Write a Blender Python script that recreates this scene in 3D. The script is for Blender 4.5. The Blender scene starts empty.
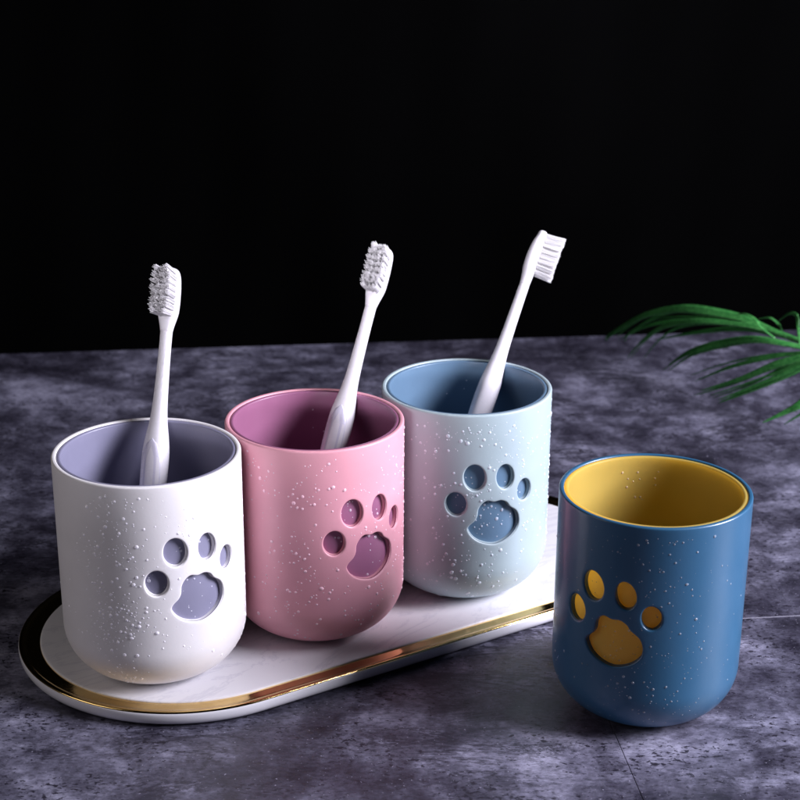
import bpy, bmesh, math, random
from mathutils import Vector, Matrix, noise
from mathutils.geometry import delaunay_2d_cdt
random.seed(11)
PI = math.pi
S = 0.01                      # everything below is written in centimetres
scene = bpy.context.scene
COL = scene.collection

# ------------------------------------------------------------------ helpers
class MB:
    """collects vertices and faces (cm) and links them as ONE mesh object"""
    def __init__(s): s.v = []; s.f = []; s.m = []
    def add(s, vs, fs, mi=0):
        b = len(s.v); s.v += [tuple(v) for v in vs]
        s.f += [tuple(b + i for i in f) for f in fs]; s.m += [mi] * len(fs)
    def mesh(s, name, mats, smooth=True, merge=0.0):
        me = bpy.data.meshes.new(name)
        me.from_pydata([(x * S, y * S, z * S) for x, y, z in s.v], [], s.f)
        for m in mats: me.materials.append(m)
        for p, mi in zip(me.polygons, s.m): p.material_index = mi
        if merge:
            bm = bmesh.new(); bm.from_mesh(me)
            bmesh.ops.remove_doubles(bm, verts=bm.verts, dist=merge * S)
            bm.to_mesh(me); bm.free()
        for p in me.polygons: p.use_smooth = smooth
        me.update(); return me
    def build(s, name, mats, parent=None, smooth=True, merge=0.0):
        if not isinstance(mats, (list, tuple)): mats = [mats]
        o = bpy.data.objects.new(name, s.mesh(name, mats, smooth, merge))
        COL.objects.link(o)
        if parent: o.parent = parent
        return o

def empty(name, loc=(0, 0, 0), rz=0):
    o = bpy.data.objects.new(name, None); COL.objects.link(o)
    o.location = Vector(loc) * S; o.rotation_euler = (0, 0, rz); o.empty_display_size = .02
    return o
def tag(o, label=None, cat=None, group=None, kind=None):
    if label: o['label'] = label
    if cat: o['category'] = cat
    if group: o['group'] = group
    if kind: o['kind'] = kind
    return o

def lathe(mb, prof, n=216, cx=0, cy=0, close_first=False, close_last=False):
    vs = []
    for r, z in prof:
        for k in range(n):
            a = 2 * PI * k / n; vs.append((cx + r * math.sin(a), cy - r * math.cos(a), z))
    fs = []
    for i in range(len(prof) - 1):
        for k in range(n):
            a, b = i * n + k, i * n + (k + 1) % n
            fs.append((a, b, b + n, a + n))
    if close_first: fs.append(tuple(range(n))[::-1])
    if close_last: fs.append(tuple((len(prof) - 1) * n + k for k in range(n)))
    mb.add(vs, fs)

def smoothloop(pts, step):
    """closed Catmull-Rom through pts, resampled at even steps"""
    n = len(pts); d = []
    for i in range(n):
        p0, p1, p2, p3 = (Vector(pts[(i + k - 1) % n]) for k in range(4))
        for j in range(12):
            t = j / 12
            d.append(.5 * ((2 * p1) + (p2 - p0) * t + (2 * p0 - 5 * p1 + 4 * p2 - p3) * t * t + (3 * p1 - p0 - 3 * p2 + p3) * t ** 3))
    L = [0]
    for i in range(len(d)): L.append(L[-1] + (d[(i + 1) % len(d)] - d[i]).length)
    m = max(12, int(round(L[-1] / step))); out = []; k = 0
    for j in range(m):
        s = L[-1] * j / m
        while L[k + 1] < s: k += 1
        t = (s - L[k]) / max(L[k + 1] - L[k], 1e-9)
        out.append(d[k].lerp(d[(k + 1) % len(d)], t))
    return out
def area2(p): return sum(p[i].x * p[(i + 1) % len(p)].y - p[(i + 1) % len(p)].x * p[i].y for i in range(len(p))) / 2
def inside(p, x, y):
    c = False; n = len(p)
    for i in range(n):
        a, b = p[i], p[(i + 1) % n]
        if (a.y > y) != (b.y > y) and x < (b.x - a.x) * (y - a.y) / (b.y - a.y) + a.x: c = not c
    return c
def dist(p, x, y):
    q = Vector((x, y)); best = 1e9; n = len(p)
    for i in range(n):
        a, b = p[i], p[(i + 1) % n]; ab = b - a
        t = max(0, min(1, (q - a).dot(ab) / max(ab.length_squared, 1e-12)))
        best = min(best, (q - a - ab * t).length)
    return best

# ------------------------------------------------------------------ materials
def new_mat(name):
    m = bpy.data.materials.new(name); m.use_nodes = True
    nt = m.node_tree; b = nt.nodes['Principled BSDF']
    return m, nt, b
def N(nt, t, **kw):
    n = nt.nodes.new(t)
    for k, v in kw.items(): setattr(n, k, v)
    return n
def coords(nt, scale=(1, 1, 1), rot=(0, 0, 0), loc=(0, 0, 0)):
    tc = N(nt, 'ShaderNodeTexCoord'); mp = N(nt, 'ShaderNodeMapping')
    mp.inputs['Scale'].default_value = scale; mp.inputs['Rotation'].default_value = rot; mp.inputs['Location'].default_value = loc
    nt.links.new(tc.outputs['Object'], mp.inputs['Vector']); return mp.outputs['Vector']
def noise_n(nt, vec, scale, detail=4, rough=.5, dist_=0.0):
    n = N(nt, 'ShaderNodeTexNoise'); n.inputs['Scale'].default_value = scale; n.inputs['Detail'].default_value = detail
    n.inputs['Roughness'].default_value = rough; n.inputs['Distortion'].default_value = dist_
    nt.links.new(vec, n.inputs['Vector']); return n.outputs['Fac']
def ramp(nt, fac, stops):
    r = N(nt, 'ShaderNodeValToRGB'); e = r.color_ramp.elements
    while len(e) < len(stops): e.new(.5)
    for el, (p, c) in zip(e, stops):
        el.position = p; el.color = (c, c, c, 1) if isinstance(c, (int, float)) else (*c, 1)
    nt.links.new(fac, r.inputs['Fac']); return r.outputs['Color']
def mixc(nt, fac, a, b, mode='MIX'):
    m = N(nt, 'ShaderNodeMix', data_type='RGBA', blend_type=mode)
    for s_, v in ((0, fac), (6, a), (7, b)):
        if hasattr(v, 'links') or hasattr(v, 'is_output'): nt.links.new(v, m.inputs[s_])
        else: m.inputs[s_].default_value = v if s_ == 0 else ((*v, 1) if len(v) == 3 else v)
    return m.outputs[2]
def bump(nt, b, h, strength, distance):
    n = N(nt, 'ShaderNodeBump'); n.inputs['Strength'].default_value = strength; n.inputs['Distance'].default_value = distance
    nt.links.new(h, n.inputs['Height']); nt.links.new(n.outputs['Normal'], b.inputs['Normal'])

def plastic(name, col, rough=.42, sss=0.06, coat=0.0, spec=.45):
    m, nt, b = new_mat(name)
    v = coords(nt)
    f = noise_n(nt, v, 60, 3)
    c = mixc(nt, ramp(nt, f, [(.3, 0.0), (.7, 1.0)]), tuple(x * .965 for x in col), tuple(min(1, x * 1.03) for x in col))
    nt.links.new(c, b.inputs['Base Color'])
    rr = ramp(nt, noise_n(nt, v, 140, 4), [(.3, rough - .05), (.75, rough + .06)])
    nt.links.new(rr, b.inputs['Roughness'])
    b.inputs['Specular IOR Level'].default_value = spec
    b.inputs['Subsurface Weight'].default_value = sss
    b.inputs['Subsurface Radius'].default_value = (.004, .003, .003)
    b.inputs['Coat Weight'].default_value = coat; b.inputs['Coat Roughness'].default_value = .12
    bump(nt, b, noise_n(nt, v, 900, 3), .10, .0002)
    return m

M = {}
M['white_shell'] = plastic('white_matte_plastic', (.82, .795, .805), .45)
M['lilac_liner'] = plastic('lilac_grey_plastic', (.225, .22, .315), .36)
M['pink_shell'] = plastic('pink_matte_plastic', (.72, .335, .40), .42)
M['mauve_liner'] = plastic('mauve_plastic', (.29, .11, .20), .36)
M['pale_shell'] = plastic('pale_blue_plastic', (.385, .475, .505), .42)
M['steel_liner'] = plastic('steel_blue_plastic', (.115, .195, .29), .34)
M['navy_shell'] = plastic('deep_blue_plastic', (.027, .105, .20), .36, .0, .3, .5)
M['yellow_liner'] = plastic('yellow_plastic', (.90, .76, .22), .36, .0)
nt_ = M['yellow_liner'].node_tree      # a thin translucent wall: light inside the cup glows through it
tl_ = N(nt_, 'ShaderNodeBsdfTranslucent'); tl_.inputs['Color'].default_value = (1.0, .73, .19, 1)
mx_ = N(nt_, 'ShaderNodeMixShader'); mx_.inputs[0].default_value = .68
nt_.links.new(nt_.nodes['Principled BSDF'].outputs[0], mx_.inputs[1]); nt_.links.new(tl_.outputs[0], mx_.inputs[2])
nt_.links.new(mx_.outputs[0], nt_.nodes['Material Output'].inputs['Surface'])
M['brush_white'] = plastic('white_glossy_plastic', (.80, .77, .82), .28, .05, .15)
M['brush_grip'] = plastic('lavender_white_plastic', (.64, .61, .72), .3, .05, .2)

def m_bristle():
    m, nt, b = new_mat('nylon_bristle')
    out = nt.nodes['Material Output']; b.inputs['Base Color'].default_value = (1.0, .99, 1.0, 1); b.inputs['Roughness'].default_value = .3
    tl = N(nt, 'ShaderNodeBsdfTranslucent'); tl.inputs['Color'].default_value = (1, .99, 1, 1)
    mx = N(nt, 'ShaderNodeMixShader'); mx.inputs[0].default_value = .62
    nt.links.new(b.outputs[0], mx.inputs[1]); nt.links.new(tl.outputs[0], mx.inputs[2]); tp = N(nt, 'ShaderNodeBsdfTransparent'); my = N(nt, 'ShaderNodeMixShader'); my.inputs[0].default_value = .34
    nt.links.new(mx.outputs[0], my.inputs[1]); nt.links.new(tp.outputs[0], my.inputs[2]); nt.links.new(my.outputs[0], out.inputs['Surface'])
    return m
M['bristle'] = m_bristle()
def m_water(name, glow):
    m, nt, b = new_mat(name)
    nt.nodes.remove(b); out = nt.nodes['Material Output']
    tr = N(nt, 'ShaderNodeBsdfTransparent'); gl = N(nt, 'ShaderNodeBsdfGlossy'); gl.inputs['Roughness'].default_value = .06
    d1 = N(nt, 'ShaderNodeBsdfDiffuse'); d1.inputs['Color'].default_value = (.95, .95, 1, 1); d2 = N(nt, 'ShaderNodeBsdfTranslucent'); d2.inputs['Color'].default_value = (.95, .95, 1, 1)
    df = N(nt, 'ShaderNodeAddShader'); nt.links.new(d1.outputs[0], df.inputs[0]); nt.links.new(d2.outputs[0], df.inputs[1])  # white mixed into the water, painting the bright light a drop gathers
    fr = N(nt, 'ShaderNodeFresnel'); fr.inputs['IOR'].default_value = 1.45
    m1 = N(nt, 'ShaderNodeMixShader'); m2 = N(nt, 'ShaderNodeMixShader'); m2.inputs[0].default_value = glow
    nt.links.new(fr.outputs[0], m1.inputs[0]); nt.links.new(tr.outputs[0], m1.inputs[1]); nt.links.new(gl.outputs[0], m1.inputs[2])
    nt.links.new(m1.outputs[0], m2.inputs[1]); nt.links.new(df.outputs[0], m2.inputs[2]); nt.links.new(m2.outputs[0], out.inputs['Surface'])
    return m
M['water'] = m_water('water_painted_glow', .32)
M['water_dark'] = m_water('water_painted_glow_on_dark', .17)  # less painted brightness in the drops on the deep blue cup
def m_gold():
    m, nt, b = new_mat('polished_gold')
    b.inputs['Metallic'].default_value = 1
    v = coords(nt)
    c = mixc(nt, ramp(nt, noise_n(nt, v, 70, 4), [(.35, 0.0), (.7, 1.0)]), (.78, .53, .20), (.92, .68, .30))
    nt.links.new(c, b.inputs['Base Color'])
    nt.links.new(ramp(nt, noise_n(nt, v, 220, 4), [(.3, .09), (.75, .2)]), b.inputs['Roughness'])
    bump(nt, b, noise_n(nt, v, 90, 3), .22, .0008)
    return m
M['gold'] = m_gold()
def m_marble():
    m, nt, b = new_mat('white_marble_glaze')
    v = coords(nt, rot=(0, 0, .5), scale=(1, 2.2, 1))
    w = noise_n(nt, v, 14, 8, .62, 1.6)
    vein = ramp(nt, w, [(.40, 0.0), (.47, 0.0), (.5, .55), (.53, 0.0), (.60, 0.0), (.74, .4)])
    c = mixc(nt, vein, (.74, .725, .755), (.56, .55, .61))
    nt.links.new(c, b.inputs['Base Color'])
    b.inputs['Roughness'].default_value = .3
    return m
M['marble'] = m_marble()
def m_ceramic():
    m, nt, b = new_mat('white_ceramic')
    v = coords(nt)
    c = mixc(nt, noise_n(nt, v, 30, 3), (.74, .73, .77), (.80, .79, .83))
    nt.links.new(c, b.inputs['Base Color']); b.inputs['Roughness'].default_value = .16
    b.inputs['Coat Weight'].default_value = .4
    return m
M['ceramic'] = m_ceramic()
def m_slate():
    m, nt, b = new_mat('mottled_slate')
    vs = coords(nt, scale=(1.0, 1.0, 1), rot=(0, 0, -.3))
    v2 = coords(nt, scale=(1.0, .95, 1), rot=(0, 0, .12), loc=(1, 2, 0))
    big = noise_n(nt, vs, 11, 12, .64, .4)
    mid = noise_n(nt, v2, 48, 10, .66, .3)
    fine = noise_n(nt, coords(nt, scale=(.7, 1.3, 1), rot=(0, 0, -.1)), 420, 8, .7, .1)
    mixv = mixc(nt, .42, ramp(nt, big, [(.36, 0.0), (.66, 1.0)]), ramp(nt, mid, [(.33, 0.0), (.67, 1.0)]))
    base = ramp(nt, mixv, [(.14, (.016, .0145, .024)), (.34, (.042, .039, .060)), (.47, (.072, .069, .100)), (.60, (.128, .124, .176)), (.82, (.255, .25, .335))])
    # fine light/dark grain over everything
    gr = ramp(nt, fine, [(.34, .45), (.5, 1.0), (.68, 1.35)])
    base = mixc(nt, 1.0, base, gr, 'MULTIPLY')
    # crisp dark pits, in drifts, and ragged dark veins
    pitn = noise_n(nt, coords(nt, scale=(.7, 1.1, 1), rot=(0, 0, -.1), loc=(5, 0, 0)), 430, 7, .62, .25)
    drift = noise_n(nt, coords(nt, scale=(.7, 1.3, 1), loc=(3, 1, 0)), 30, 6, .62, .3)
    th = N(nt, 'ShaderNodeMath', operation='MULTIPLY_ADD'); nt.links.new(drift, th.inputs[0]); th.inputs[1].default_value = -.42; nt.links.new(pitn, th.inputs[2])
    pits = ramp(nt, th.outputs[0], [(.15, .95), (.175, .75), (.20, 0.0)])
    base2 = mixc(nt, pits, base, (.012, .010, .018))
    ck = ramp(nt, noise_n(nt, coords(nt, scale=(.5, 1.5, 1), rot=(0, 0, -.2), loc=(2, 7, 0)), 26, 14, .74, .6), [(.472, 0.0), (.486, .85), (.512, .85), (.524, 0.0)])
    pat = ramp(nt, noise_n(nt, coords(nt, loc=(4, 4, 0)), 15, 5), [(.47, 0.0), (.56, .9)])
    base2 = mixc(nt, mixc(nt, 1.0, ck, pat, 'MULTIPLY'), base2, (.018, .016, .026))
    sc = ramp(nt, noise_n(nt, coords(nt, loc=(9, 0, 0)), 620, 3, .6, .0), [(.66, 0.0), (.71, .6)])
    base3 = mixc(nt, sc, base2, (.36, .35, .45))
    nt.links.new(base3, b.inputs['Base Color'])
    nt.links.new(ramp(nt, mid, [(.3, .36), (.7, .55)]), b.inputs['Roughness'])
    b.inputs['Specular IOR Level'].default_value = .4
    hm = mixc(nt, .5, mid, fine)
    bump(nt, b, hm, .45, .0006)
    return m
M['slate'] = m_slate()
def m_grout():
    m, nt, b = new_mat('pale_grout')
    c = mixc(nt, noise_n(nt, coords(nt), 300, 4), (.16, .155, .20), (.36, .35, .42))
    nt.links.new(c, b.inputs['Base Color']); b.inputs['Roughness'].default_value = .7
    return m
M['grout'] = m_grout()
def m_leaf():
    m, nt, b = new_mat('palm_green')
    v = coords(nt)
    v3 = coords(nt, scale=(.06, 1, 1), rot=(0, .2, .45))
    st = ramp(nt, noise_n(nt, v3, 900, 4, .6), [(.38, 0.0), (.62, 1.0)])
    c0 = mixc(nt, ramp(nt, noise_n(nt, v, 55, 4), [(.3, 0.0), (.7, 1.0)]), (.008, .085, .016), (.03, .20, .04))
    c = mixc(nt, mixc(nt, 1.0, st, (.6, .6, .6), 'MULTIPLY'), c0, (.10, .36, .09))
    nt.links.new(c, b.inputs['Base Color']); b.inputs['Roughness'].default_value = .38
    return m
M['leaf'] = m_leaf()
def m_cloth():
    m, nt, b = new_mat('black_cloth')
    v = coords(nt)
    c = mixc(nt, noise_n(nt, v, 400, 2), (.0001, .0001, .00015), (.0002, .0002, .0003))
    nt.links.new(c, b.inputs['Base Color']); b.inputs['Roughness'].default_value = .95
    b.inputs['Specular IOR Level'].default_value = .04
    return m
M['cloth'] = m_cloth()

# ------------------------------------------------------------------ setting: table of three slate tiles, black cloth behind
ang = math.atan2(.113, 1)              # the table's own axes
ca, sa = math.cos(ang), math.sin(ang)
def T2(u, v):                          # table frame -> scene; origin on the rear edge
    return (u * ca - v * sa, 114.4 + u * sa + v * ca)
def slab(mb, u0, u1, v0, v1, z0=-2.2, z1=0.0, b=.035):
    P = []
    for z, i in ((z0, 0), (z1 - b, 0), (z1 - b * .3, b * .3), (z1, b)):
        for u, v in ((u0 + i, v0 + i), (u1 - i, v0 + i), (u1 - i, v1 - i), (u0 + i, v1 - i)):
            x, y = T2(u, v); P.append((x, y, z))
    F = [(3, 2, 1, 0), (12, 13, 14, 15)]
    for r in range(3):
        for k in range(4): F.append((r * 4 + k, r * 4 + (k + 1) % 4, r * 4 + 4 + (k + 1) % 4, r * 4 + 4 + k))
    mb.add(P, F)
# rear edge v=0; cross seam at v = vs ; front seam at u = us
def inv_T2(x, y):
    y -= 114.4; return (x * ca + y * sa, -x * sa + y * ca)
vs_ = inv_T2(18.0, 73.1)[1]; us_ = inv_T2(9.4, 60.0)[0]
g = .034
tb = MB()
slab(tb, -90, 110, vs_ + g, 0, b=.018)
slab(tb, -90, us_ - .011, -110, vs_ - g, b=.018)
slab(tb, us_ + .011, 110, -110, vs_ - g, b=.018)
slab(tb, -89, 109, -109, -.4, -4.2, -2.25)
x0, x1, y0, y1 = -89, 109, vs_ - g, vs_ + g
gp = [T2(x0, y0), T2(x1, y0), T2(x1, y1), T2(x0, y1)]
tb.add([(x, y, -.012) for x, y in gp] + [(x, y, -.6) for x, y in gp], [(0, 1, 2, 3), (4, 5, 1, 0), (7, 6, 5, 4), (3, 2, 6, 7)], 1)
tag(tb.build('table_top', [M['slate'], M['grout']], smooth=False), kind='structure')

bk = MB(); nx, nz = 260, 40; V = []; F = []
for j in range(nz + 1):
    z = -60 + 190 * j / nz
    for i in range(nx + 1):
        x = -110 + 220 * i / nx
        y = 138 + .5 * math.sin((x + z * .5) * .22 + 1.5 * math.sin(x * .07)) + .15 * math.sin((x - z * .12) * .8 + 2) + .6 * noise.noise(Vector((x * .05, z * .03, 2)))
        V.append((x, y, z))
for j in range(nz):
    for i in range(nx):
        a = j * (nx + 1) + i; F.append((a, a + 1, a + nx + 2, a + nx + 1))
bk.add(V, F); bd = bk.build('backdrop', M['cloth']); tag(bd, kind='structure')
so = bd.modifiers.new('thickness', 'SOLIDIFY'); so.thickness = .002

# ------------------------------------------------------------------ cups
R, H, FR = 4.0, 10.0, 2.27             # outer radius, height, base rounding
NSEG = 216; DA = 2 * PI / NSEG
TOES = [
 [(-1.296,5.811),(-1.265,5.583),(-1.308,5.365),(-1.419,5.189),(-1.58,5.08),(-1.768,5.053),(-1.954,5.111),(-2.111,5.246),(-2.212,5.44),(-2.243,5.665),(-2.198,5.888),(-2.085,6.072),(-1.922,6.189),(-1.734,6.219),(-1.55,6.157),(-1.396,6.013)],
 [(-.397,6.983),(-.407,6.734),(-.494,6.519),(-.645,6.37),(-.835,6.308),(-1.035,6.341),(-1.214,6.463),(-1.347,6.658),(-1.413,6.899),(-1.402,7.149),(-1.317,7.371),(-1.169,7.529),(-.982,7.597),(-.784,7.564),(-.602,7.435),(-.466,7.23)],
 [(1.021,6.741),(.967,6.524),(.85,6.36),(.69,6.274),(.515,6.276),(.351,6.365),(.222,6.53),(.144,6.747),(.128,6.983),(.177,7.204),(.283,7.375),(.432,7.469),(.603,7.47),(.773,7.377),(.914,7.205),(1.002,6.981)],
 [(2.094,5.814),(2.009,5.639),(1.873,5.519),(1.711,5.47),(1.55,5.498),(1.411,5.6),(1.314,5.761),(1.269,5.96),(1.282,6.166),(1.352,6.348),(1.469,6.478),(1.62,6.534),(1.784,6.505),(1.937,6.397),(2.053,6.225),(2.109,6.02)]]
PAD = [(-.529,5.637),(-.293,5.765),(.028,5.69),(.37,5.719),(.659,5.585),(.853,5.337),(1.214,5.045),(1.377,4.689),(1.369,4.27),(1.098,3.918),(.649,3.666),(.156,3.556),(-.317,3.636),(-.711,3.806),(-1.005,4.061),(-1.17,4.376),(-1.079,4.585),(-.861,4.789),(-.739,5.027),(-.696,5.371)]
LOOPS = []
for raw in TOES + [PAD]:
    lp = smoothloop(raw, .035)
    if area2(lp) < 0: lp = lp[::-1]
    LOOPS.append(lp)
def in_hole(u, z):
    return any(inside(l, u, z) for l in LOOPS)
def hole_dist(u, z): return min(dist(l, u, z) for l in LOOPS)

def shell_mesh_data():
    """outer shell with five real openings; paw centred on angle 0 (towards -y)"""
    mb = MB()
    K = 40; z_lo, z_hi, NZ = 3.0, 8.2, 44
    def cyl_pt(u, z, dep=0.0):
        a = u / R; r = R - dep; return (r * math.sin(a), -r * math.cos(a), z)
    rr = .075
    # panel
    pts = []; faces_in = []; dep = []
    for l in LOOPS:
        n = len(l)
        nor = []
        for i in range(n):
            t = (l[(i + 1) % n] - l[i - 1]).normalized(); nor.append(Vector((t.y, -t.x)))
        for q in (0, .012, .03, .052, rr):
            for p, m_ in zip(l, nor):
                pts.append(p + m_ * q); dep.append(rr - math.sqrt(max(0, rr * rr - (rr - q) ** 2)))
    contour_n = len(pts)
    for j in range(NZ + 1):
        z = z_lo + (z_hi - z_lo) * j / NZ
        for i in range(-K, K + 1):
            u = i * DA * R
            edge = j in (0, NZ) or abs(i) == K
            if edge or (not in_hole(u, z) and hole_dist(u, z) > rr + .05):
                pts.append(Vector((u, z))); dep.append(0.0)
    ov, oe, of, vo, eo, fo = delaunay_2d_cdt(pts, [], [], 0, 1e-5)
    D = [0.0] * len(ov)
    for i, orig in enumerate(vo):
        if orig: D[i] = dep[orig[0]]
    V = [cyl_pt(v.x, v.y, d) for v, d in zip(ov, D)]
    F = []
    for f in of:
        cx = sum(ov[k].x for k in f) / 3; cz = sum(ov[k].y for k in f) / 3
        if not in_hole(cx, cz): F.append(tuple(f))
    mb.add(V, F)
    # walls of the openings
    for l in LOOPS:
        n = len(l); deps = (rr, .14, .20, .262); V = []; F = []
        for d in deps:
            for p in l: V.append(cyl_pt(p.x, p.y, d))
        for j in range(len(deps) - 1):
            for i in range(n):
                a, b = j * n + i, j * n + (i + 1) % n; F.append((b, a, a + n, b + n))
        mb.add(V, F)
    # rest of the wall, rounded foot and rim
    zs = [z_lo + (z_hi - z_lo) * j / NZ for j in range(NZ + 1)]
    rim = []
    rr2 = .085
    for k in range(0, 9):
        a = PI / 2 * k / 8; rim.append((R - rr2 + rr2 * math.cos(a), H - rr2 + rr2 * math.sin(a)))
    Rin = R - .205
    for k in range(0, 9):
        a = PI / 2 * k / 8; rim.append((Rin + .07 - .07 * math.sin(a), H - .07 + .07 * math.cos(a)))
    rim.append((Rin, H - 1.2))
    foot = [(.001, .045), (1.2, .045), (1.35, 0.0), (R - FR, 0.0)]
    for k in range(1, 25):
        a = PI / 2 * k / 24; foot.append((R - FR + FR * math.sin(a), FR - FR * math.cos(a)))
    lathe(mb, foot + [(R, 2.5), (R, 2.75), (R, z_lo)], NSEG)
    lathe(mb, [(R, z_hi + (H - rr2 - z_hi) * k / 12) for k in range(12)] + rim, NSEG)
    V = []; F = []
    cols = list(range(K, NSEG - K + 1))
    for z in zs:
        for k in cols: V.append(cyl_pt(k * DA * R, z))
    nC = len(cols)
    for j in range(NZ):
        for i in range(nC - 1):
            a = j * nC + i; F.append((a, a + 1, a + nC + 1, a + nC))
    mb.add(V, F)
    return mb
SHELL = shell_mesh_data()

RL, RI = R - .262, R - .40             # liner, outside and inside radius
def liner_mesh_data():
    mb = MB(); pr = []
    for k in range(0, 17):
        a = PI / 2 * k / 16; pr.append((RL - 2.05 + 2.05 * math.sin(a), .25 + 2.05 - 2.05 * math.cos(a)))
    pr = [(.001, .25)] + pr
    for k in range(1, 20): pr.append((RL, 2.3 + (H - .9 - 2.3) * k / 19))
    pr += [(RL + .02, H - .6), (R - .212, H - .4), (R - .212, H - .11)]
    t = (R - .212 - RI) / 2; RQ = R - .212
    for k in range(1, 10):
        a = PI * k / 10; pr.append((RQ - t + t * math.cos(a), H - .10 + t * .7 * math.sin(a)))
    for k in range(0, 24): pr.append((RI, H - .10 - (H - .10 - 2.3) * k / 23))
    for k in range(1, 17):
        a = PI / 2 * (1 - k / 16); pr.append((RI - 1.95 + 1.95 * math.sin(a), .40 + 1.95 - 1.95 * math.cos(a)))
    pr.append((.001, .40))
    lathe(mb, pr, NSEG); return mb
LINER = liner_mesh_data()

def wall_point(phi, z, rad=R):
    """point and outward normal on the outside of a cup at azimuth phi (0 = towards -y), rad only on the wall"""
    if z >= FR: r = rad; nz = 0; nr = 1
    else:
        a = math.acos(max(-1, min(1, (FR - z) / FR))); r = R - FR + FR * math.sin(a); nr = math.sin(a); nz = -math.cos(a)
    s, c = math.sin(phi), -math.cos(phi)
    return Vector((r * s, r * c, z)), Vector((nr * s, nr * c, nz))

# a water droplet: a low dome standing on its base, base sunk a little
def dome(mb, c, n, r, h, jit, seg=12, rings=5):
    n = n.normalized(); t = n.orthogonal().normalized(); b = n.cross(t)
    a0 = random.uniform(0, 6.28); el = 1 + jit
    V = []; F = []
    for j in range(rings):
        w = PI / 2 * j / rings
        rr_ = r * math.cos(w) ** .9; hh = h * math.sin(w)
        for k in range(seg):
            a = 2 * PI * k / seg; x = math.cos(a) * rr_ * el; y = math.sin(a) * rr_ / el
            x, y = x * math.cos(a0) - y * math.sin(a0), x * math.sin(a0) + y * math.cos(a0)
            V.append(c + t * x + b * y + n * hh)
    V.append(c + n * h); top = len(V) - 1
    V.append(c - n * r * .15); bot = top + 1
    for j in range(rings - 1):
        for k in range(seg):
            p, q = j * seg + k, j * seg + (k + 1) % seg; F.append((p, q, q + seg, p + seg))
    for k in range(seg):
        p, q = (rings - 1) * seg + k, (rings - 1) * seg + (k + 1) % seg; F.append((p, q, top))
        F.append((k, bot, (k + 1) % seg))
    mb.add(V, F)

def make_cup(x, y, z0, paw, shell, liner, label, density, ndrop, inner, dsize, group='paw print tumblers'):
    wm = M['water_dark' if shell == 'navy_shell' else 'water']
    root = empty('tumbler', (x, y, z0)); tag(root, label, 'cup', group)
    sh = SHELL.build('outer_shell', M[shell], root, merge=.0008); sh.rotation_euler.z = paw
    ln = LINER.build('inner_liner', M[liner], root)
    # droplets: cloud of candidate spots following the wetted bands of this cup
    drops = []; tries = 0
    while len(drops) < ndrop and tries < 60000:
        tries += 1
        phi = math.radians(random.uniform(-92, 92)); z = random.uniform(.25, 9.6)
        cl = noise.noise(Vector((phi * 2.6 + x, z * .7, x * .3))) * 1.2 + .75
        if z < 2.2 and random.random() > (.12 + z * .4): continue
        if random.random() > density(math.degrees(phi), z) * max(0.04, min(1, cl)): continue
        q = random.random()
        r = .019 + .019 * random.random() if q < .64 else (.036 + .03 * random.random() if q < .94 else .060 + .030 * random.random())
        r *= dsize
        u = (((phi - paw + PI) % (2 * PI)) - PI) * R
        rad = R
        if abs(u) < 3 and 3 < z < 8:
            d = hole_dist(u, z)
            if in_hole(u, z):
                if d < r + .05: continue
                rad = RL
            elif d < .09 + r: continue
        p, n = wall_point(phi, z, rad)
        if any((p - o[0]).length < (r + o[2]) * 1.05 for o in drops): continue
        drops.append((p, n, r))
    for _ in range(inner):               # a few inside the rim
        phi = math.radians(random.uniform(158, 196)); z = random.uniform(7.9, 9.3); r = random.uniform(.035, .065)
        p = Vector((RI * math.sin(phi), -RI * math.cos(phi), z)); drops.append((p, Vector((-math.sin(phi), math.cos(phi), 0)), r))
    drops.sort(key=lambda d: -d[2])
    for p, n, r in drops[:100]:
        m = MB(); dome(m, p - n * .004, n, r, r * random.uniform(.32, .5), random.uniform(-.12, .12), 16, 6)
        m.build('water_droplet', wm, root)
    m = MB()
    for p, n, r in drops[100:]: dome(m, p - n * .003, n, r, r * random.uniform(.32, .5), random.uniform(-.1, .1), 9, 4)
    if len(drops) > 100:
        o = m.build('fine_droplets', wm, root); o['kind'] = 'stuff'
    return root

def gs(x, c, w): return math.exp(-((x - c) / w) ** 2)
TZ = .757
CUPS = [(-10.77, 67.35), (-3.82, 71.30), (3.12, 75.70), (10.63, 65.30)]
make_cup(*CUPS[0], TZ, math.radians(35.9), 'white_shell', 'lilac_liner',
         'white tumbler with lilac grey paw print, nearest cup on the marble tray', 
         lambda p, z: min(3, gs(p, -15, 17) * (1.2 if z < 7.6 else .5) + gs(p, 22, 28) * .16 + gs(p, 87, 6) * 3 + gs(p, -87, 4)), 760, 0, .98)
make_cup(*CUPS[1], TZ, math.radians(39.4), 'pink_shell', 'mauve_liner',
         'pink tumbler with purple paw print, middle cup on the marble tray',
         lambda p, z: min(3, gs(p, -10, 25) * .7 + gs(p, 40, 30) * .35 + gs(p, 87, 6) * 3), 400, 4, 1.05)
make_cup(*CUPS[2], TZ, math.radians(17.2), 'pale_shell', 'steel_liner',
         'pale blue tumbler with darker blue paw print, farthest cup on the tray',
         lambda p, z: min(3, gs(p, 0, 30) * .8 + gs(p, 45, 26) * .35 + gs(p, 87, 6) * 3), 520, 4, 1.05)
make_cup(*CUPS[3], 0.0, math.radians(-30.6), 'navy_shell', 'yellow_liner',
         'deep blue tumbler with yellow inside and yellow paw print, standing on the slate',
         lambda p, z: min(3, gs(p, 0, 32) * .6 + gs(p, -30, 18) * .35 + gs(p, -87, 7) * 3), 360, 12, .78)

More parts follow.
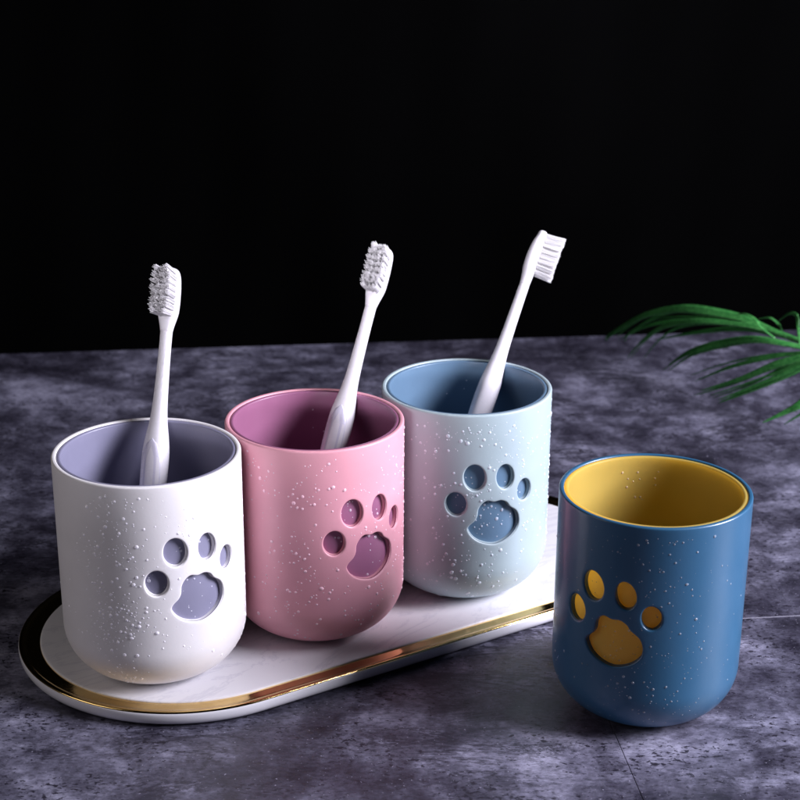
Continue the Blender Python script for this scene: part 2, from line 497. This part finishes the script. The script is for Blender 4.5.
# ------------------------------------------------------------------ tray
tray = empty('serving_tray', (-9.8, 70.2, 0), math.radians(32.7))
tag(tray, 'long oval white marble tray with gold rim under three tumblers', 'tray')
TL = 16.7
def stadium(mb, prof, n=72, close=False):
    V = []; F = []; per = None
    for r, z in prof:
        ring = []
        for k in range(n + 1):
            a = PI / 2 + PI * k / n; ring.append((r * math.cos(a), r * math.sin(a), z))
        for k in range(1, 40): ring.append((TL * k / 40, -r, z))
        for k in range(n + 1):
            a = -PI / 2 + PI * k / n; ring.append((TL + r * math.cos(a), r * math.sin(a), z))
        for k in range(1, 40): ring.append((TL - TL * k / 40, r, z))
        per = len(ring); V += ring
    for j in range(len(prof) - 1):
        for k in range(per):
            a, b = j * per + k, j * per + (k + 1) % per; F.append((a, b, b + per, a + per))
    if close: F.append(tuple((len(prof) - 1) * per + k for k in range(per)))
    mb.add(V, F)
b = MB(); stadium(b, [(6.4, .06), (6.8, 0), (7.1, .01), (7.36, .07), (7.52, .17), (7.61, .30), (7.65, .45), (7.655, .60), (7.64, .69), (7.60, .735), (7.5, .70), (6.5, .6)])
b.build('ceramic_base', M['ceramic'], tray)
b = MB(); stadium(b, [(7.625, .715), (7.618, .745), (7.60, .768), (7.565, .785), (7.52, .79), (7.46, .78), (7.40, .75), (7.34, .715), (7.27, .695), (7.1, .685), (6.9, .682), (6.70, .682), (6.6, .66)])
b.build('gold_rim', M['gold'], tray)
b = MB(); stadium(b, [(6.67, .62), (6.67, .70), (6.66, .725), (6.635, .745), (6.60, .754), (6.54, .757), (6.0, .757), (3.0, .757), (.02, .757)], close=True)
b.build('marble_top', M['marble'], tray)

# ------------------------------------------------------------------ toothbrushes
def sweep_section(mb, rows, seg=28, p=2.4):
    """rows: z, half width x, half depth y, centre y"""
    V = []; F = []
    for z, wx, wy, cy in rows:
        for k in range(seg):
            a = 2 * PI * k / seg; c, s = math.cos(a), math.sin(a)
            V.append((wx * math.copysign(abs(c) ** (2 / p), c), cy + wy * math.copysign(abs(s) ** (2 / p), s), z))
    for j in range(len(rows) - 1):
        for k in range(seg):
            q, r_ = j * seg + k, j * seg + (k + 1) % seg; F.append((q, r_, r_ + seg, q + seg))
    F.append(tuple(range(seg))[::-1]); F.append(tuple((len(rows) - 1) * seg + k for k in range(seg)))
    mb.add(V, F)
def interp_rows(keys, n):
    out = []
    for i in range(n + 1):
        z = keys[0][0] + (keys[-1][0] - keys[0][0]) * i / n
        for j in range(len(keys) - 1):
            if keys[j][0] <= z <= keys[j + 1][0] + 1e-9: break
        k0, k1 = keys[j], keys[j + 1]; t = (z - k0[0]) / (k1[0] - k0[0])
        km, kp = keys[max(0, j - 1)], keys[min(len(keys) - 1, j + 2)]
        row = [z]
        for c in (1, 2, 3):
            m0 = (k1[c] - km[c]) / max(k1[0] - km[0], 1e-6) * (k1[0] - k0[0]); m1 = (kp[c] - k0[c]) / max(kp[0] - k0[0], 1e-6) * (k1[0] - k0[0])
            row.append((2*t**3-3*t**2+1)*k0[c] + (t**3-2*t**2+t)*m0 + (-2*t**3+3*t**2)*k1[c] + (t**3-t**2)*m1)
        out.append(tuple(row))
    return out
def make_brush(foot, top, spin, label):
    foot, top = Vector(foot), Vector(top); ax = (top - foot); L = ax.length; ax.normalize()
    root = empty('toothbrush', foot); tag(root, label, 'toothbrush', 'toothbrushes standing in the tumblers')
    # local z along the handle, local -y = bristle direction turned by spin about z
    z = ax; y = Vector((0, 1, 0)); y = (y - z * y.dot(z)).normalized(); x = y.cross(z)
    rot = Matrix((x, y, z)).transposed() @ Matrix.Rotation(spin, 3, 'Z')
    root.rotation_mode = 'QUATERNION'; root.rotation_quaternion = rot.to_quaternion()
    hz = L - 2.75
    keys = [(0, .22, .2, 0), (.12, .38, .33, 0), (.6, .46, .42, 0), (3.0, .50, .46, 0), (6.5, .53, .50, 0), (hz - 6.5, .585, .55, 0), (hz - 5.5, .575, .54, 0), (hz - 4.9, .50, .48, 0), (hz - 4.2, .385, .39, 0), (hz - 3.5, .325, .33, 0), (hz - 2.3, .285, .285, 0), (hz - .9, .26, .26, 0), (hz - .1, .265, .25, 0)]
    m = MB(); sweep_section(m, interp_rows(keys, 90)); m.build('handle', M['brush_white'], root)
    # flat oval grip facet on the bristle side
    m = MB(); zc0, zc1 = 3.0, hz - 5.0; n = 30; V = []; F = []
    rows = interp_rows(keys, 400)
    def half(zz):
        r_ = min(rows, key=lambda q: abs(q[0] - zz)); return r_[1], r_[2]
    for i in range(n + 1):
        t = i / n; zz = zc0 + (zc1 - zc0) * t
        w0, d0 = half(zz); w = w0 * .86 * (max(0, 1 - abs(2 * t - 1) ** 5)) ** .5 + .002
        for xx, dd in ((-w, -.06), (-w * .94, .006), (-w * .5, .012), (w * .5, .012), (w * .94, .006), (w, -.06)):
            sup = d0 * (1 - min(1, abs(xx) / w0) ** 2.4) ** (1 / 2.4)
            V.append((xx, -(sup + dd), zz))
    for i in range(n):
        for k in range(5): a = i * 6 + k; F.append((a, a + 1, a + 7, a + 6))
    m.add(V, F); m.build('grip_panel', M['brush_grip'], root)
    # head plate
    hk = [(hz - .15, .26, .245, 0), (hz + .12, .32, .26, 0), (hz + .42, .40, .29, .01), (hz + .75, .46, .33, .03), (hz + 1.4, .475, .34, .04), (hz + 2.1, .46, .30, .01), (hz + 2.45, .42, .24, -.03), (hz + 2.66, .29, .20, -.03), (hz + 2.74, .12, .1, -.03)]
    m = MB(); sweep_section(m, interp_rows(hk, 50), 32, 2.8); hd = m.build('head', M['brush_white'], root)
    # tufts
    rowsN = 8
    for j in range(rowsN):
        zz = hz + .62 + 1.86 * j / (rowsN - 1); edge = j in (0, rowsN - 1)
        for c in ((-.22, 0, .22) if edge else (-.30, -.10, .10, .30)):
            m = MB(); ln_ = .93 + random.uniform(-.03, .03) - (.12 if abs(c) < .1 else 0) + (.04 if edge else 0)
            lean = (c * .22 + random.uniform(-.03, .03), (zz - hz - 1.5) * .04 + random.uniform(-.03, .03))
            for k in range(56):
                a = random.uniform(0, 6.28); q = .128 * math.sqrt((k + .5) / 56)
                bx_, bz_ = c + q * math.cos(a), zz + q * math.sin(a)
                sp = 1.15 + random.uniform(-.5, .6); kk = ln_ + random.uniform(-.07, .03)
                tx, tz_ = c + lean[0] + q * sp * math.cos(a) * .8, zz + lean[1] + q * sp * math.sin(a) * .8
                V = []; F = []; sg = 5
                for (px, pz, py, pr) in ((bx_, bz_, -.22, .020), ((bx_ + tx) / 2, (bz_ + tz_) / 2, -.22 - kk * .55, .019), (tx, tz_, -.2 - kk, .015), (tx, tz_, -.235 - kk, .004)):
                    for w in range(sg):
                        a2 = 2 * PI * w / sg; V.append((px + pr * math.cos(a2), py, pz + pr * math.sin(a2)))
                for r_ in range(3):
                    for w in range(sg): F.append((r_ * sg + w, r_ * sg + (w + 1) % sg, (r_ + 1) * sg + (w + 1) % sg, (r_ + 1) * sg + w))
                F.append(tuple(3 * sg + w for w in range(sg)))
                m.add(V, F)
            V = []; F = []; sg = 8
            for py, rd, k_ in ((-.2, .085, 0), (-.2 - ln_ * .5, .085, .5), (-.2 - ln_ * .86, .075, .9), (-.2 - ln_ * .93, .03, 1)):
                for w in range(sg):
                    a2 = 2 * PI * w / sg; V.append((c + lean[0] * k_ + rd * math.cos(a2), py, zz + lean[1] * k_ + rd * math.sin(a2)))
            for r_ in range(3):
                for w in range(sg): F.append((r_ * sg + w, r_ * sg + (w + 1) % sg, (r_ + 1) * sg + (w + 1) % sg, (r_ + 1) * sg + w))
            F.append(tuple(3 * sg + w for w in range(sg))); m.add(V, F)
            m.build('bristle_tuft', M['bristle'], hd)
    return root
make_brush((-11.33, 65.26, 1.75), (-10.22, 73.853, 16.917), math.radians(-18), 'white toothbrush leaning upright in the white tumbler')
make_brush((-5.03, 69.23, 1.75), (-.70, 77.804, 16.808), math.radians(-22), 'white toothbrush leaning right in the pink tumbler')
make_brush((1.20, 73.6, 2.0), (6.98, 82.198, 16.52), math.radians(82), 'white toothbrush in the pale blue tumbler, bristles pointing right')

# ------------------------------------------------------------------ palm leaf at the right
pl = empty('palm_leaf', (25.6, 97.0, 0)); tag(pl, 'green palm leaf with drooping narrow leaflets at the right edge of the slate', 'leaf')
LEAF = {
'A': ([(13.9,110.6,1.4),(14.25,110,2.11),(15.78,108,3.95),(17.72,106,5.14),(19.38,104.5,5.48),(21.34,103,5.5),(23.28,101.5,5.08),(25.28,100,4.74)], .34),
'A2': ([(15.36,110,.4),(16.07,108,2.36),(17.14,106,3.98),(19.02,104,4.97),(21.8,102,5.3),(24.01,100.5,5.02)], .22),
'A3': ([(14.95,112,1.02),(16.62,109,3.08),(18.83,106.5,4.17),(21.48,103.5,4.88),(23.81,101,4.99)], .20),
'A4': ([(17.33,111,1.37),(19.63,107,3.26),(21.93,104,4.46),(24.13,101,4.86)], .2),
'B': ([(17.51,106,1.31),(18.62,104.5,2.79),(20.21,103,3.84),(22.28,101,4.78),(25.18,99.5,4.65)], .27),
'C': ([(18.81,103,1.28),(20.66,101.5,2.76),(22.77,100,3.95),(25.2,98.8,4.76)], .18),
'C2': ([(18.9,101.5,1.15),(21.04,100,2.5),(22.89,99,3.78),(25.02,98,4.78),(26.5,97.3,5.2)], .34),
'D': ([(19.8,100,.91),(21.5,99,2.14),(23.08,98.2,3.29),(25.1,97.5,4.63),(26.6,97,5.1)], .32),
'E': ([(21.97,97,.75),(23.25,96.8,1.54),(24.06,96.6,2.14),(25.5,96.8,3.29),(27,96.3,4.9)], .34),
'F1': ([(20.6,101,6.33),(21.11,100.5,6.55),(21.64,100,6.39),(22.01,99.5,5.98),(22.74,99,5.51)], .09),
'F2': ([(22.04,101,6.08),(22.66,100.5,6.31),(23.14,100,6.02),(23.41,99,5.52)], .09),
'F3': ([(23.23,101,5.89),(23.74,100.5,6.57),(24.12,100,6.66),(24.19,99.5,6.12),(24.18,98.5,5.24)], .13)}
def crom(pts, n):
    pts = [Vector(p) for p in pts]; P = [pts[0] * 2 - pts[1]] + pts + [pts[-1] * 2 - pts[-2]]; out = []
    for i in range(1, len(P) - 2):
        for j in range(n):
            t = j / n; p0, p1, p2, p3 = P[i - 1], P[i], P[i + 1], P[i + 2]
            out.append(.5 * ((2 * p1) + (p2 - p0) * t + (2 * p0 - 5 * p1 + 4 * p2 - p3) * t * t + (3 * p1 - p0 - 3 * p2 + p3) * t ** 3))
    out.append(P[-2]); return out
off = Vector((25.6, 97.0, 0))
rl = random.Random(5)
ks = [k for k in LEAF if k[0] != 'F']
for k in ks + ['A', 'A', 'B', 'C2', 'A2', 'D']:
    if k + 'x' in LEAF: nk = k + 'y' + str(len(LEAF))
    else: nk = k + 'x'
    pts, hw = LEAF[k]; dy = rl.uniform(-.5, 1.2); dx = rl.uniform(-.5, 1.4); dz = rl.uniform(-.5, .25)
    q = []
    for i, p in enumerate(pts):
        t = 1 - i / (len(pts) - 1); q.append((p[0] + dx * t, p[1] + dy * t, max(.12, p[2] + dz * (t * .8 + .2))))
    LEAF[nk] = (q, min(.17, hw * rl.uniform(.35, .6)))
for key, (pts, hw) in LEAF.items():
    hw *= .82
    c = [q - off for q in crom(pts, 14)]; n = len(c); m = MB(); V = []; F = []
    side = Vector((.25, -.75, -.6))
    for i, q in enumerate(c):
        t = i / (n - 1); tg = (c[min(n - 1, i + 1)] - c[max(0, i - 1)]).normalized()
        s_ = (side - tg * side.dot(tg)).normalized(); up = tg.cross(s_)
        if up.z < 0: up = -up
        w = hw * (min(1, t * 1.9) ** .75) * (1 - .45 * max(0, t - .6) / .4) + .012
        for a, h in ((-1, -.06), (-.5, .05), (0, -.10), (.5, .05), (1, -.06)):
            V.append(q + s_ * w * a + up * w * h * 1.6)
        for a, h in ((1, -.06), (.5, .05), (0, -.10), (-.5, .05), (-1, -.06)):
            V.append(q + s_ * w * a * .99 + up * (w * h * 1.6 - .018))
    for i in range(n - 1):
        for k in range(10): a = i * 10 + k; b2 = i * 10 + (k + 1) % 10; F.append((a, b2, b2 + 10, a + 10))
    F.append(tuple(range(10))[::-1]); F.append(tuple((n - 1) * 10 + k for k in range(10)))
    m.add(V, F); m.build('leaflet', M['leaf'], pl)
m = MB(); c = [q - off for q in crom([(22.6,100.5,5.5),(24.04,99.4,5.3),(25.63,98,5.2),(28.09,95,5.4),(33,90,4.6),(40,84,2.4),(46,80,.35)], 8)]; V = []; F = []
for i, q in enumerate(c):
    tg = (c[min(len(c) - 1, i + 1)] - c[max(0, i - 1)]).normalized(); a_ = tg.orthogonal().normalized(); b_ = tg.cross(a_); r = .12 + .2 * i / len(c)
    for k in range(10): w = 2 * PI * k / 10; V.append(q + a_ * r * math.cos(w) + b_ * r * math.sin(w))
for i in range(len(c) - 1):
    for k in range(10): F.append((i * 10 + k, i * 10 + (k + 1) % 10, i * 10 + 10 + (k + 1) % 10, i * 10 + 10 + k))
m.add(V, F); m.build('stem', M['leaf'], pl)

# ------------------------------------------------------------------ lights, world, camera
def area(name, loc, target, size, power, color, sy=None):
    l = bpy.data.lights.new(name, 'AREA'); l.energy = power; l.color = color
    l.shape = 'RECTANGLE'; l.size = size * S; l.size_y = (sy or size) * S
    o = bpy.data.objects.new(name, l); COL.objects.link(o); o.location = Vector(loc) * S
    d = (Vector(target) - Vector(loc)).normalized(); o.rotation_mode = 'QUATERNION'; o.rotation_quaternion = d.to_track_quat('-Z', 'Y')
    return o
area('key_softbox', (94, 51, 57), (-2, 69, 5), 46, 33.5, (.89, .875, 1.0), 52)
area('side_fill', (-46, 50, 26), (-10, 68, 6), 26, .36, (1.0, .93, .92), 30)
hf = area('head_fill', (-16, 2, 21), (-1, 74, 22.5), 10, .17, (.93, .91, 1.0), 10)
hf.data.spread = math.radians(22)
w = bpy.data.worlds.new('World'); scene.world = w; w.use_nodes = True
bg = w.node_tree.nodes['Background']; bg.inputs[0].default_value = (.55, .55, 1.0, 1); bg.inputs[1].default_value = .003

cd = bpy.data.cameras.new('camera'); cam = bpy.data.objects.new('camera', cd); COL.objects.link(cam)
fw = Vector((0, .92512, -.37968)); rt = Vector((.99998, .00213, .00519)); up = Vector((-.00561, .37967, .92510))
mw = Matrix((rt, up, -fw)).transposed().to_4x4(); mw.translation = Vector((0, 0, 38.123)) * S
cam.matrix_world = mw
cd.sensor_width = 36; cd.lens = 1711.4 / 800 * 36; cd.shift_y = 58.0 / 800; cd.clip_start = .01; cd.clip_end = 50
cd.dof.use_dof = True; cd.dof.focus_distance = 73.5 * S; cd.dof.aperture_fstop = 20
scene.camera = cam
scene.view_settings.view_transform = 'Standard'; scene.view_settings.look = 'None'
scene.view_settings.exposure = 0; scene.view_settings.gamma = 1
scene.render.engine = 'CYCLES'
scene.cycles.max_bounces = 10; scene.cycles.transmission_bounces = 8
scene.render.film_transparent = False
